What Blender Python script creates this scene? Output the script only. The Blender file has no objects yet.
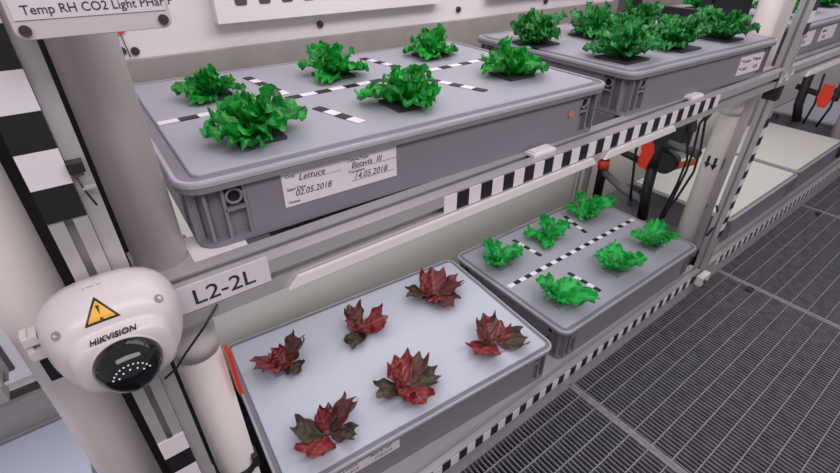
import bpy, bmesh, math, random
from mathutils import Vector, Matrix
from math import radians as R, pi, sin, cos

S = bpy.context.scene
COL = S.collection

# ------------------------------------------------------------------ camera, world, lights, exposure
CAM_POS = (-0.0577, -0.4344, 0.1957)
CAM_COLS = ((0.79395681, 0.32810297, -0.51184083),
            (-0.60795096, 0.43581126, -0.66367476),
            (0.00531234, 0.83810321, 0.54548583))
cam_d = bpy.data.cameras.new('camera')
cam_d.sensor_fit = 'HORIZONTAL'
cam_d.sensor_width = 36.0
cam_d.lens = 469.4 / 840.0 * 36.0
cam_d.clip_start = 0.01
cam = bpy.data.objects.new('camera', cam_d)
COL.objects.link(cam)
m4 = Matrix(CAM_COLS).to_4x4()
m4.translation = CAM_POS
cam.matrix_world = m4
S.camera = cam

S.view_settings.view_transform = 'Standard'
S.view_settings.look = 'None'
S.view_settings.gamma = 1.0
S.view_settings.use_curve_mapping = False
S.view_settings.exposure = 0.0

w = bpy.data.worlds.new('world')
S.world = w
w.use_nodes = True
w.node_tree.nodes['Background'].inputs[0].default_value = (1.0, 0.93, 0.97, 1)
w.node_tree.nodes['Background'].inputs[1].default_value = 0.38


def area(name, loc, rot, sx, sy, power, color):
    d = bpy.data.lights.new(name, 'AREA')
    d.shape = 'RECTANGLE'
    d.size, d.size_y = sx, sy
    d.energy = power
    d.color = color
    o = bpy.data.objects.new(name, d)
    o.location = loc
    o.rotation_euler = rot
    COL.objects.link(o)
    return o


area('aisle_ceiling_light', (0.2, -1.15, 1.35), (R(38), 0, 0), 3.0, 0.5, 30, (1.0, 0.94, 0.96))
area('grow_light_upper', (0.62, 0.22, 0.62), (0, 0, 0), 1.2, 0.32, 2.8, (1.0, 0.94, 0.97))
area('grow_light_upper_far', (2.1, 0.22, 0.62), (0, 0, 0), 1.2, 0.32, 2.8, (1.0, 0.94, 0.97))
area('grow_light_lower', (0.62, 0.24, -0.135), (0, 0, 0), 1.15, 0.34, 1.9, (0.95, 0.95, 1.0))
area('grow_light_lower_left', (-0.72, 0.18, -0.135), (0, 0, 0), 1.0, 0.30, 1.6, (0.80, 0.87, 1.0))
area('grow_light_lower_far', (2.1, 0.18, -0.135), (0, 0, 0), 1.15, 0.30, 1.3, (1.0, 0.98, 0.97))

# ------------------------------------------------------------------ materials
MATS = {}


def mat(name, col, rough=0.5, metal=0.0, noise=0.0, nscale=30.0, col2=None, bump=0.0, bscale=200.0, trans=0.0, spec=None, stretch=None):
    if name in MATS:
        return MATS[name]
    m = bpy.data.materials.new(name)
    m.use_nodes = True
    nt = m.node_tree
    b = nt.nodes['Principled BSDF']
    out = nt.nodes['Material Output']
    b.inputs['Roughness'].default_value = rough
    b.inputs['Metallic'].default_value = metal
    if spec is not None:
        b.inputs['Specular IOR Level'].default_value = spec
    b.inputs['Base Color'].default_value = (*col, 1)
    tc = nt.nodes.new('ShaderNodeTexCoord')
    mp = nt.nodes.new('ShaderNodeMapping')
    nt.links.new(tc.outputs['Object'], mp.inputs[0])
    if stretch:
        mp.inputs['Scale'].default_value = stretch
    if col2 is None and noise:
        col2 = tuple(max(0, c * (1 - noise)) for c in col)
    if col2 is not None:
        n = nt.nodes.new('ShaderNodeTexNoise')
        n.inputs['Scale'].default_value = nscale
        n.inputs['Detail'].default_value = 4
        nt.links.new(mp.outputs[0], n.inputs['Vector'])
        r = nt.nodes.new('ShaderNodeValToRGB')
        r.color_ramp.elements[0].position = 0.35
        r.color_ramp.elements[1].position = 0.65
        r.color_ramp.elements[0].color = (*col2, 1)
        r.color_ramp.elements[1].color = (*col, 1)
        nt.links.new(n.outputs['Fac'], r.inputs[0])
        nt.links.new(r.outputs[0], b.inputs['Base Color'])
    if bump:
        n2 = nt.nodes.new('ShaderNodeTexNoise')
        n2.inputs['Scale'].default_value = bscale
        nt.links.new(mp.outputs[0], n2.inputs['Vector'])
        bp = nt.nodes.new('ShaderNodeBump')
        bp.inputs['Strength'].default_value = bump
        bp.inputs['Distance'].default_value = 0.002
        nt.links.new(n2.outputs['Fac'], bp.inputs['Height'])
        nt.links.new(bp.outputs[0], b.inputs['Normal'])
    if trans:
        t = nt.nodes.new('ShaderNodeBsdfTranslucent')
        mx = nt.nodes.new('ShaderNodeMixShader')
        mx.inputs[0].default_value = trans
        src = b.inputs['Base Color'].links[0].from_socket if b.inputs['Base Color'].links else None
        if src:
            nt.links.new(src, t.inputs[0])
        else:
            t.inputs[0].default_value = (*col, 1)
        nt.links.new(b.outputs[0], mx.inputs[1])
        nt.links.new(t.outputs[0], mx.inputs[2])
        nt.links.new(mx.outputs[0], out.inputs[0])
    MATS[name] = m
    return m


def leaf_mat(name, dark, light, vein, veinw, nscale, rough=0.35, trans=0.25):
    """leaf colour from noise over the leaf, with a midrib and side veins laid out in the leaf's own UVs"""
    m = bpy.data.materials.new(name)
    m.use_nodes = True
    nt = m.node_tree
    N, L = nt.nodes, nt.links
    b = N['Principled BSDF']
    b.inputs['Roughness'].default_value = rough
    tc = N.new('ShaderNodeTexCoord')
    no = N.new('ShaderNodeTexNoise')
    no.inputs['Scale'].default_value = nscale
    no.inputs['Detail'].default_value = 3
    L.new(tc.outputs['Object'], no.inputs['Vector'])
    r = N.new('ShaderNodeValToRGB')
    r.color_ramp.elements[0].position = 0.36
    r.color_ramp.elements[1].position = 0.64
    r.color_ramp.elements[0].color = (*dark, 1)
    r.color_ramp.elements[1].color = (*light, 1)
    L.new(no.outputs['Fac'], r.inputs[0])
    sp = N.new('ShaderNodeSeparateXYZ')
    L.new(tc.outputs['UV'], sp.inputs[0])

    def mth(op, a, bb=None):
        n = N.new('ShaderNodeMath')
        n.operation = op
        for i, v in enumerate((a, bb)):
            if v is None:
                continue
            if isinstance(v, (int, float)):
                n.inputs[i].default_value = v
            else:
                L.new(v, n.inputs[i])
        return n.outputs[0]
    av = mth('ABSOLUTE', mth('SUBTRACT', sp.outputs[1], 0.5))
    mid = mth('LESS_THAN', av, 0.035)
    side = mth('LESS_THAN', mth('FRACT', mth('ADD', mth('MULTIPLY', sp.outputs[0], 6.0), mth('MULTIPLY', av, -5.0))), 0.16)
    v = mth('MULTIPLY', mth('MAXIMUM', mid, mth('MULTIPLY', side, 0.6)), veinw)
    mx = N.new('ShaderNodeMix')
    mx.data_type = 'RGBA'
    L.new(v, mx.inputs[0])
    L.new(r.outputs[0], mx.inputs[6])
    mx.inputs[7].default_value = (*vein, 1)
    L.new(mx.outputs[2], b.inputs['Base Color'])
    t = N.new('ShaderNodeBsdfTranslucent')
    L.new(mx.outputs[2], t.inputs[0])
    ms = N.new('ShaderNodeMixShader')
    ms.inputs[0].default_value = trans
    L.new(b.outputs[0], ms.inputs[1])
    L.new(t.outputs[0], ms.inputs[2])
    L.new(ms.outputs[0], N['Material Output'].inputs[0])
    MATS[name] = m
    return m


M_TRAY = mat('tray_plastic', (0.21, 0.195, 0.23), 0.55, noise=0.06, nscale=12)
M_RIM_HIGHLIGHT = mat('rim_edge_highlight', (0.40, 0.385, 0.43), 0.3)  # tray plastic made paler: paints the highlight along the rim's rounded edge
M_SLOT = mat('slot_opening', (0.09, 0.075, 0.085), 0.8)
M_HOLE = mat('dark_opening', (0.02, 0.018, 0.024), 0.8)
M_LIDG = mat('grey_foam_lid', (0.355, 0.355, 0.415), 0.55, noise=0.05, nscale=8)
M_LIDB = mat('pale_lid', (0.51, 0.53, 0.61), 0.5, noise=0.04, nscale=8)
M_LIDW = mat('white_lid', (0.66, 0.65, 0.62), 0.5, noise=0.03, nscale=6)
M_ALU = mat('anodised_aluminium', (0.52, 0.50, 0.52), 0.38, metal=0.35, noise=0.08, nscale=6)
M_ALUD = mat('aluminium_slot', (0.20, 0.19, 0.21), 0.5, metal=0.3)
M_WHITE = mat('white_tape', (0.78, 0.73, 0.77), 0.5)
M_BLACK = mat('black_tape', (0.012, 0.011, 0.014), 0.5)
M_PAPER = mat('label_paper', (0.72, 0.67, 0.72), 0.6, noise=0.04, nscale=40)
M_INK = mat('black_ink', (0.03, 0.03, 0.045), 0.6)
M_PIPE = mat('white_pvc', (0.80, 0.74, 0.72), 0.38, noise=0.04, nscale=5)
M_PANEL = mat('white_panel', (0.84, 0.79, 0.80), 0.5, noise=0.03, nscale=3)
M_CREAM = mat('cream_panel', (0.86, 0.83, 0.75), 0.55, noise=0.04, nscale=3)
M_CAMW = mat('camera_white', (0.64, 0.59, 0.61), 0.32)
M_CAMB = mat('dome_black', (0.008, 0.008, 0.010), 0.06)
M_YEL = mat('warning_yellow', (0.80, 0.40, 0.02), 0.45)
M_SCREW = mat('dark_screw', (0.10, 0.08, 0.08), 0.4, metal=0.7)
M_RED = mat('orange_red_plastic', (0.85, 0.05, 0.02), 0.4)
M_ORANGE = mat('orange_tape', (0.85, 0.25, 0.06), 0.5)
M_RUB = mat('black_rubber', (0.015, 0.015, 0.017), 0.5)
M_GREYP = mat('grey_pvc', (0.16, 0.16, 0.18), 0.45)
M_STEEL = mat('galvanised_steel', (0.31, 0.30, 0.33), 0.5, metal=0.3, noise=0.25, nscale=60)
M_SLAT = mat('dull_steel', (0.23, 0.225, 0.25), 0.6, metal=0.3, noise=0.3, nscale=40)
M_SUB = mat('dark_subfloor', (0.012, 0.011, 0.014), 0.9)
M_BAND = mat('rear_rail_grey', (0.40, 0.36, 0.35), 0.5, metal=0.1, noise=0.12, nscale=20)
M_PAD = mat('dark_plug_cover', (0.035, 0.034, 0.045), 0.6)
M_PADB = mat('blue_grey_plug_cover', (0.26, 0.25, 0.36), 0.5)
M_PADG = mat('grey_plug_cover', (0.22, 0.22, 0.26), 0.5)
M_FOIL = mat('white_film', (0.78, 0.76, 0.78), 0.4)
M_LED = mat('lamp_housing', (0.80, 0.77, 0.76), 0.4)
M_SIGN = mat('sign_plate', (0.60, 0.55, 0.57), 0.45)
M_BROWN = mat('brown_stuff', (0.20, 0.10, 0.05), 0.7)

G_NEAR = leaf_mat('lettuce_green_near', (0.004, 0.13, 0.012), (0.014, 0.46, 0.045), (0.06, 0.50, 0.09), 0.4, 60)
G_FAR = leaf_mat('lettuce_green_deep', (0.004, 0.10, 0.018), (0.03, 0.38, 0.06), (0.16, 0.52, 0.18), 0.6, 80)
G_LOW = leaf_mat('lettuce_green_bright', (0.008, 0.28, 0.035), (0.022, 0.60, 0.10), (0.06, 0.62, 0.15), 0.35, 50)
R_IN = leaf_mat('lettuce_red_inner', (0.13, 0.010, 0.018), (0.30, 0.030, 0.036), (0.42, 0.12, 0.08), 0.55, 60, 0.33, 0.18)
R_MID = leaf_mat('lettuce_red_dark', (0.055, 0.014, 0.014), (0.15, 0.030, 0.028), (0.22, 0.07, 0.05), 0.5, 60, 0.36, 0.15)
R_OUT = leaf_mat('lettuce_red_outer', (0.022, 0.032, 0.012), (0.085, 0.036, 0.028), (0.10, 0.09, 0.03), 0.5, 60, 0.4, 0.15)


# ------------------------------------------------------------------ mesh helpers
class MB:
    def __init__(self):
        self.bm = bmesh.new()
        self.mi = 0

    def _f(self, vs):
        try:
            f = self.bm.faces.new(vs)
            f.material_index = self.mi
            return f
        except ValueError:
            return None

    def box(self, x0, x1, y0, y1, z0, z1):
        v = [self.bm.verts.new((x, y, z)) for z in (z0, z1) for y in (y0, y1) for x in (x0, x1)]
        for q in ((0, 2, 3, 1), (4, 5, 7, 6), (0, 1, 5, 4), (2, 6, 7, 3), (0, 4, 6, 2), (1, 3, 7, 5)):
            self._f([v[i] for i in q])
        return self

    def loft(self, rings, cap0=True, cap1=True, smooth=False):
        vr = [[self.bm.verts.new(p) for p in r] for r in rings]
        n = len(vr[0])
        fs = []
        for a, b in zip(vr, vr[1:]):
            for i in range(n):
                fs.append(self._f([a[i], a[(i + 1) % n], b[(i + 1) % n], b[i]]))
        if cap0:
            self._f(list(reversed(vr[0])))
        if cap1:
            self._f(vr[-1])
        if smooth:
            for f in fs:
                if f:
                    f.smooth = True
        return self

    def tube(self, pts, r, n=12, smooth=True, cap=True):
        pts = [Vector(p) for p in pts]
        rs = r if isinstance(r, (list, tuple)) else [r] * len(pts)
        rings = []
        up = None
        for i, p in enumerate(pts):
            d = (pts[min(i + 1, len(pts) - 1)] - pts[max(i - 1, 0)]).normalized()
            if up is None:
                up = Vector((0, 0, 1)) if abs(d.z) < 0.9 else Vector((1, 0, 0))
            a = d.cross(up)
            if a.length < 1e-4:
                a = d.orthogonal()
            a.normalize()
            up = a.cross(d).normalized()
            rings.append([p + (a * cos(2 * pi * k / n) + up * sin(2 * pi * k / n)) * rs[i] for k in range(n)])
        return self.loft(rings, cap, cap, smooth)

    def prism(self, pts2, z0, z1, bev=0.0):
        """rounded polygon prism; pts2 counter clockwise in xy"""
        if bev:
            ctr = Vector((sum(p[0] for p in pts2) / len(pts2), sum(p[1] for p in pts2) / len(pts2)))
            ins = []
            n = len(pts2)
            for i in range(n):
                a, p, b = Vector(pts2[i - 1]), Vector(pts2[i]), Vector(pts2[(i + 1) % n])
                t = (b - a).normalized()
                ins.append(p + Vector((-t.y, t.x)) * bev)
            return self.loft([[(p[0], p[1], z0) for p in pts2], [(p[0], p[1], z1 - bev) for p in pts2], [(p.x, p.y, z1) for p in ins]])
        return self.loft([[(p[0], p[1], z0) for p in pts2], [(p[0], p[1], z1) for p in pts2]])

    def ring(self, outer, inner, z0, z1, bev=0.0):
        """flat frame between two outlines with the same point count"""
        n = len(outer)
        L = [(outer, z0), (outer, z1 - bev), ([Vector(o) * 0.8 + Vector(i) * 0.2 for o, i in zip(outer, inner)] if bev else outer, z1), (inner, z1), (inner, z0)]
        vr = [[self.bm.verts.new((p[0], p[1], z)) for p in q] for q, z in L]
        vr.append(vr[0])
        for a, b in zip(vr, vr[1:]):
            for i in range(n):
                self._f([a[i], a[(i + 1) % n], b[(i + 1) % n], b[i]])
        return self

    def torus(self, c, ax, r, t, n=18, k=6):
        c = Vector(c)
        ax = Vector(ax).normalized()
        a = ax.orthogonal().normalized()
        b = ax.cross(a)
        rings = []
        for i in range(n):
            d = a * cos(2 * pi * i / n) + b * sin(2 * pi * i / n)
            rings.append([self.bm.verts.new(c + d * (r + t * cos(2 * pi * j / k)) + ax * t * sin(2 * pi * j / k)) for j in range(k)])
        for i in range(n):
            p, q = rings[i], rings[(i + 1) % n]
            for j in range(k):
                f = self._f([p[j], q[j], q[(j + 1) % k], p[(j + 1) % k]])
                if f:
                    f.smooth = True
        return self

    def sphere(self, c, r, sc=(1, 1, 1), n=20, k=12):
        c = Vector(c)
        rings = []
        for j in range(1, k):
            t = pi * j / k
            rings.append([c + Vector((r * sc[0] * sin(t) * cos(2 * pi * i / n), r * sc[1] * sin(t) * sin(2 * pi * i / n), -r * sc[2] * cos(t))) for i in range(n)])
        return self.loft(rings, True, True, True)

    def mesh(self, name, mats):
        bmesh.ops.recalc_face_normals(self.bm, faces=self.bm.faces)
        me = bpy.data.meshes.new(name)
        self.bm.to_mesh(me)
        self.bm.free()
        for m in (mats if isinstance(mats, (list, tuple)) else [mats]):
            me.materials.append(m)
        return me

    def obj(self, name, mats, parent=None, loc=None):
        return link(name, self.mesh(name, mats), parent, loc)


def link(name, me, parent=None, loc=None):
    o = bpy.data.objects.new(name, me)
    COL.objects.link(o)
    if parent is not None:
        o.parent = parent
    if loc is not None:
        o.location = loc
    return o


def tag(o, label, cat, group=None):
    o['label'] = label
    o['category'] = cat
    if group:
        o['group'] = group
    return o


def thing(name, label, cat, loc, rz=0.0, group=None):
    o = bpy.data.objects.new(name, None)
    o.empty_display_size = 0.02
    COL.objects.link(o)
    o.location = loc
    o.rotation_euler = (0, 0, rz)
    return tag(o, label, cat, group)


def struct(o):
    o['kind'] = 'structure'
    return o


def dup_thing(root, loc, rz, label, group=None):
    r = root.copy()
    COL.objects.link(r)
    r.location = loc
    r.rotation_euler = (0, 0, rz)
    r['label'] = label
    if group:
        r['group'] = group
    for ch in list(root.children):
        c = ch.copy()
        COL.objects.link(c)
        c.parent = r
        for g in list(ch.children):
            d = g.copy()
            COL.objects.link(d)
            d.parent = c
    return r


def rrect(x0, x1, y0, y1, r, n=5):
    pts = []
    for cx, cy, a0 in ((x1 - r, y0 + r, -pi / 2), (x1 - r, y1 - r, 0), (x0 + r, y1 - r, pi / 2), (x0 + r, y0 + r, pi)):
        for i in range(n + 1):
            a = a0 + pi / 2 * i / n
            pts.append((cx + r * cos(a), cy + r * sin(a)))
    return pts


def text_obj(name, body, size, mtx, m, parent, extr=0.0002, xs=1.0, align='LEFT', bold=0.0, shear=0.0):
    """lettering as a thin mesh; mtx places the text plane (x right, y up, z out)"""
    c = bpy.data.curves.new(name, 'FONT')
    c.body = body
    c.size = size
    c.extrude = extr
    c.align_x = align
    c.offset = bold
    c.shear = shear
    c.resolution_u = 3
    t = bpy.data.objects.new(name + '_curve', c)
    COL.objects.link(t)
    dg = bpy.context.evaluated_depsgraph_get()
    me = bpy.data.meshes.new_from_object(t.evaluated_get(dg))
    bpy.data.objects.remove(t)
    me.transform(mtx @ Matrix.Diagonal((xs, 1, 1, 1)))
    me.materials.clear()
    me.materials.append(m)
    me.name = name
    return link(name, me, parent)


def front_m(x, y, z):
    """text plane facing -y"""
    return Matrix(((1, 0, 0, x), (0, 0, -1, y), (0, 1, 0, z), (0, 0, 0, 1)))


def slot_profile(h, s, d, hx=None):
    """aluminium profile outline, slot in each side"""
    pts = []
    for k in range(4):
        a = -pi / 2 * k
        for p in ((-h, h), (-s, h), (-s, h - 0.0025), (-s * 1.7, h - 0.0025), (-s * 1.7, h - d), (s * 1.7, h - d), (s * 1.7, h - 0.0025), (s, h - 0.0025), (s, h)):
            pts.append((p[0] * cos(a) - p[1] * sin(a), p[0] * sin(a) + p[1] * cos(a)))
    return list(reversed(pts))


def checker(mb, n, first_black, make):
    for i in range(n):
        mb.mi = 1 if (i % 2 == 0) == first_black else 0
        make(i)
    return mb


# ------------------------------------------------------------------ setting
ZF = -0.75
ZU, ZL = 0.0, -0.5836            # rim heights of the trays on the two decks
TH = 0.075                       # tray height
THL = 0.095
DU, DL = ZU - TH, ZL - THL        # deck heights

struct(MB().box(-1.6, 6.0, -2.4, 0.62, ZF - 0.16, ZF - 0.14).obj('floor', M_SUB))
struct(MB().box(-1.6, 6.0, 0.60, 0.64, ZF - 0.16, 1.0).obj('wall_back', M_PANEL))


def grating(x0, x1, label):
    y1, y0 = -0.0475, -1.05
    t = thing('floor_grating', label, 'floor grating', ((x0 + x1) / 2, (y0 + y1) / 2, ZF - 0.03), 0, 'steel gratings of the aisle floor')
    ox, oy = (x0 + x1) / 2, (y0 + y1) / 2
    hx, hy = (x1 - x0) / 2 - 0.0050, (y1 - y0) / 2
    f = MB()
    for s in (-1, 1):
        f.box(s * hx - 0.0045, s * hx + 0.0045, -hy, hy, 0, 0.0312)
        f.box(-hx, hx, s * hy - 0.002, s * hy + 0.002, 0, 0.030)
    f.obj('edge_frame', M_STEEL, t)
    b = MB()
    y = hy - 0.034
    while y > -hy:
        b.box(-hx, hx, y - 0.0014, y + 0.0014, 0.0, 0.0302)
        y -= 0.0445
    b.obj('bearing_bars', M_STEEL, t)
    c = MB()
    n = int((2 * hx) / 0.011)
    for i in range(1, n):
        x = -hx + i * 2 * hx / n
        c.box(x - 0.0016, x + 0.0016, -hy, hy, 0.0205, 0.0285)
    c.obj('cross_bars', M_SLAT, t)
    return t


JX = [-0.066, 0.717, 1.498, 2.242, 3.0, 3.77]
GL = ['steel floor grating at the lower picture edge in front of the red lettuces',
      'steel floor grating in front of the lower green lettuces, with black clip',
      'steel floor grating in front of the white lidded trays beyond the right post',
      'steel floor grating second beyond the right post, at the right edge',
      'farthest visible steel floor grating along the rack, top right']
for i in range(5):
    grating(JX[i], JX[i + 1], GL[i])

for (x, y, lab) in ((1.475, -0.155, 'small black clip in the floor grating near the right post'),
                    (2.215, -0.115, 'small black clip in the floor grating at the right edge, beyond the right post')):
    mb = MB().box(-0.013, 0.013, -0.008, 0.008, 0, 0.004)
    mb.box(-0.013, -0.009, -0.004, 0.004, -0.012, 0.0)
    mb.box(0.009, 0.013, -0.004, 0.004, -0.012, 0.0)
    tag(mb.obj('grating_clip', M_RUB, None, (x, y, ZF + 0.0002)), lab, 'clip', 'black clips in the grating')


# ------------------------------------------------------------------ rack: rails, posts, pipes
def rail(name, x0, x1, yf, zt, size, label, cat='rack rail', group=None):
    """horizontal slotted aluminium profile; yf front face, zt top"""
    h = size / 2
    o = thing(name, label, cat, ((x0 + x1) / 2, yf + h, zt - size), 0, group)
    L = (x1 - x0) / 2
    pr = slot_profile(h, 0.0045 * size / 0.04, 0.011 * size / 0.04)
    mb = MB()
    mb.loft([[(-L, p[0], p[1] + h) for p in pr], [(L, p[0], p[1] + h) for p in pr]])
    mb.obj('profile', M_ALU, o)
    return o


RW = 0.038
XPL0, XPL1 = -0.0945, -0.070      # left post
XPR0, XPR1 = 1.345, 1.370         # right post

up = rail('rack_rail', -0.056, 1.343, -0.05, DU - 0.0002, 0.040, 'upper front aluminium rail under the green lettuce trays, with black and white checks', group='front rails of the rack')
# checker tape on the rail
px = [0.3074, 0.3496, 0.3933, 0.4382, 0.4796, 0.5233, 0.5621, 0.6067, 0.648, 0.6891, 0.7326, 0.7722, 0.8128, 0.8524, 0.8926, 0.9316, 0.974]
ox, oz = up.location.x, up.location.z
mb = MB()
pit = 0.0415
x = 0.2755
k = 0
while x < 0.985:
    mb.mi = k % 2
    mb.box(x - ox, x + pit / 2 - ox, -0.0211, -0.0200, -0.101 - oz, -0.0775 - oz)
    x += pit / 2
    k += 1
t_ = mb.obj('marker_tape', [M_WHITE, M_BLACK], up)
t_['label'] = 'black and white checked tape'
sl = MB().box(-0.033 - ox - 0.004, 0.0507 - ox, -0.0212, -0.0200, -0.0985 - oz, -0.0695 - oz).obj('shelf_label', M_PAPER, up)
sl['label'] = 'white label reading L2-2L'
text_obj('lettering', 'L2-2L', 0.0235, front_m(-0.0225 - ox, -0.0213, -0.0925 - oz), M_INK, sl, xs=1.08, bold=.0001)

rail('rack_rail', 1.388, 2.823, -0.05, DU - 0.0002, 0.040, 'upper front aluminium rail beyond the right post', group='front rails of the rack')
rail('rack_rail', -1.5, -0.167, -0.05, DU - 0.0002, 0.040, 'upper front aluminium rail left of the left post', group='front rails of the rack')


def low_rail(x0, x1, label, n, xs):
    o = rail('rack_rail', x0, x1, -0.045, DL, 0.036, label, group='front rails of the rack')
    ox, oz = o.location.x, o.location.z
    if x0 > -0.1 and x0 < 1:
        MB().box(0.0 - ox, 1.295 - ox, 0.0185, 0.055, DL - 0.004 - oz, DL - 0.0012 - oz).obj('ledge', M_ALU, o)
    kb = MB().box(x0 - ox, x1 - ox, -0.018, -0.012, ZF - 0.03 - oz, -0.0362 - oz + DL).obj('kick_plate', M_ALU, o)
    mb = MB()
    x = xs
    for i in range(n):
        mb.mi = 0
        mb.box(x - ox, x + 0.02225 - ox, -0.0192, -0.018, DL - 0.0310 - oz, DL - 0.0050 - oz)
        mb.mi = 1
        mb.box(x + 0.02225 - ox, x + 0.0445 - ox, -0.0192, -0.018, DL - 0.0310 - oz, DL - 0.0050 - oz)
        x += 0.0445
    mb.obj('marker_tape', [M_WHITE, M_BLACK], o)['label'] = 'black and white checked tape'
    return o


low_rail(-0.056, 1.343, 'lower front aluminium rail beside the grating, under the red lettuce tray', 29, 0.0115)
low_rail(1.388, 2.823, 'lower front aluminium rail under the white lidded trays', 28, 1.45)
low_rail(-1.5, -0.167, 'lower front aluminium rail under the plain pale tray at lower left', 26, -1.4)

for (x0, x1, z, lab) in ((-0.05, 1.34, DU + 0.102, 'upper rear grey rail below the white reflector panel'),
                         (-1.5, -0.17, DL + 0.168, 'rear grey rail behind the pale tray at lower left'),
                         (1.42, 2.77, DU + 0.102, 'upper rear grey rail beyond the right post')):
    tag(MB().box(-(x1 - x0) / 2, (x1 - x0) / 2, 0, 0.012, -0.11, 0).obj('rear_rail', M_BAND, None, ((x0 + x1) / 2, 0.4275, z)), lab, 'rear rail', 'rear rails of the rack')


def post(x0, x1, yf, z0, z1, label, tapes, strip=None, dep=0.04):
    h = (x1 - x0) / 2
    o = thing('rack_post', label, 'rack post', ((x0 + x1) / 2, yf + dep / 2, z0), 0, 'aluminium posts of the rack')
    pr = slot_profile(0.02, 0.0045, 0.010)
    pr = [(p[0] * h / 0.02, p[1] * dep / 0.04) for p in pr]
    mb = MB()
    mb.loft([[(p[0], p[1], 0) for p in pr], [(p[0], p[1], z1 - z0) for p in pr]])
    mb.obj('profile', M_ALU, o)
    for (a, b, first, n) in tapes:
        tb = MB()
        st = (b - a) / n
        for i in range(n):
            tb.mi = (i + first) % 2
            tb.box(-h, h, -dep / 2 - 0.0012, -dep / 2, a - z0 + i * st, a - z0 + (i + 1) * st)
        tb.obj('marker_tape', [M_WHITE, M_BLACK], o)['label'] = 'black and white checked tape'
    if strip:
        MB().box(h + 0.0005, h + strip, -0.016, -0.010, 0, z1 - z0).obj('cover_strip', M_ALU, o)
    return o


post(XPL0, XPL1, -0.05, ZF - 0.10, 0.62, 'aluminium post behind the dome camera with large black and white squares', [(0.0205, 0.0205 + 0.0258 * 14, 1, 14), (-0.37, -0.2405, 0, 5)], strip=0.0125)
post(XPR0, XPR1, -0.05, ZF - 0.10, 0.62, 'aluminium post right of the green lettuce trays, standing beside the grating',
     [(-0.153, -0.118, 1, 1), (-0.56, -0.20, 1, 15), (0.0, 0.4, 1, 16)], dep=0.030)
bt = MB().box(-0.0006, 0.0, -0.0155, 0.0155, 0, 0.036).obj('black_tape', M_BLACK, [o for o in COL.objects if o.name.startswith('rack_post')][-1], (-0.0126, 0, -0.153 - (ZF - 0.10)))
post(2.825, 2.85, -0.05, ZF - 0.10, 0.62, 'farther aluminium post at the right edge of the picture', [(-0.56, -0.20, 1, 15)])


def pipe(x, y, r, z0, z1, label, collar=None):
    o = thing('air_pipe', label, 'pipe', (x, y, z0), 0, 'white vertical pipes of the rack')
    MB().tube([(0, 0, 0), (0, 0, z1 - z0)], r, 40).obj('tube', M_PIPE, o)
    if collar is not None:
        MB().tube([(0, 0, collar - z0 - 0.002), (0, 0, collar - z0 + 0.028)], r + 0.0009, 40).obj('coupler', M_PIPE, o)
    return o


pipe(-0.030, 0.018, 0.0235, DU - 0.0012, 0.62, 'white pipe left of the nearest upper tray, standing on the upper rail')
p_low = pipe(-0.0285, 0.018, 0.0245, ZF - 0.10, DU - 0.041, 'white pipe left of the red lettuce tray, below the upper rail', collar=-0.20)
pipe(-0.1362, 0.022, 0.0262, ZF - 0.10, 0.62, 'wide white pipe at the left edge, left of the post carrying the dome camera')
p3 = pipe(1.326, 0.030, 0.025, ZF - 0.10, 0.62, 'white pipe with two black arrows right of the lower green lettuce tray', collar=-0.20)
pipe(1.405, 0.030, 0.024, ZF - 0.10, 0.62, 'white pipe just behind the right post, next to the arrow pipe')
pipe(2.800, 0.052, 0.024, ZF - 0.10, 0.62, 'white pipe at the right edge beyond the white lids')
# shelf end plate between rail and pipe
struct(MB().box(-0.056, 0.0, -0.0095, 0.05, DU - 0.007, DU - 0.0013).obj('trim_1', M_ALU))


# arrows on the pipe, wrapped around it
def arrow_on(parent, ang, zc, r):
    mb = MB()
    prof = [(-0.0035, 0.020), (0.0035, 0.020), (0.0035, 0.0), (0.009, 0.0), (0.0, -0.016), (-0.009, 0.0), (-0.0035, 0.0)]

    def wrap(p, rr):
        a = ang + p[0] / r
        return (rr * sin(a), -rr * cos(a), zc + p[1])
    mb.loft([[wrap(p, r + 0.0002) for p in prof], [wrap(p, r + 0.0009) for p in prof]])
    o = mb.obj('arrow_mark', M_BLACK, parent)
    o['label'] = 'black arrow pointing down'


arrow_on(p3, R(-94), -0.335 - (ZF - 0.10), 0.025)
arrow_on(p3, R(-54), -0.338 - (ZF - 0.10), 0.025)

# decks: cross beams below the trays
def beams(zt, xs, what):
    for i, (x, lab) in enumerate(xs):
        tag(MB().box(-0.014, 0.014, 0, 0.44, -0.030, 0).obj('cross_beam', M_ALUD, None, (x, 0.001, zt - 0.001)), lab, 'cross beam', 'cross beams under the trays')


beams(DU, [(0.06, 'grey cross beam under the left end of the nearest upper tray'), (0.60, 'grey cross beam under the right end of the nearest upper tray'),
           (0.72, 'grey cross beam under the left end of the second upper tray'), (1.20, 'grey cross beam under the right end of the second upper tray')], 'upper')
beams(DL, [(0.06, 'grey cross beam under the left end of the red lettuce tray'), (0.60, 'grey cross beam under the right end of the red lettuce tray'),
           (0.74, 'grey cross beam under the left end of the lower green lettuce tray'), (1.22, 'grey cross beam under the right end of the lower green lettuce tray')], 'lower')
for (x0, x1, lab) in ((-1.4, -0.2, 'grey deck plate under the pale tray at lower left'), (1.45, 2.72, 'grey deck plate under the white lidded trays')):
    tag(MB().box(x0, x1, -0.0095, 0.425, DL - 0.03, DL - 0.001).obj('deck_plate', M_ALUD), lab, 'deck plate', 'deck plates')
tag(MB().box(1.45, 2.72, -0.0095, 0.425, DU - 0.03, DU - 0.001).obj('deck_plate', M_ALUD), 'grey deck plate under the upper trays beyond the right post', 'deck plate', 'deck plates')


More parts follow.
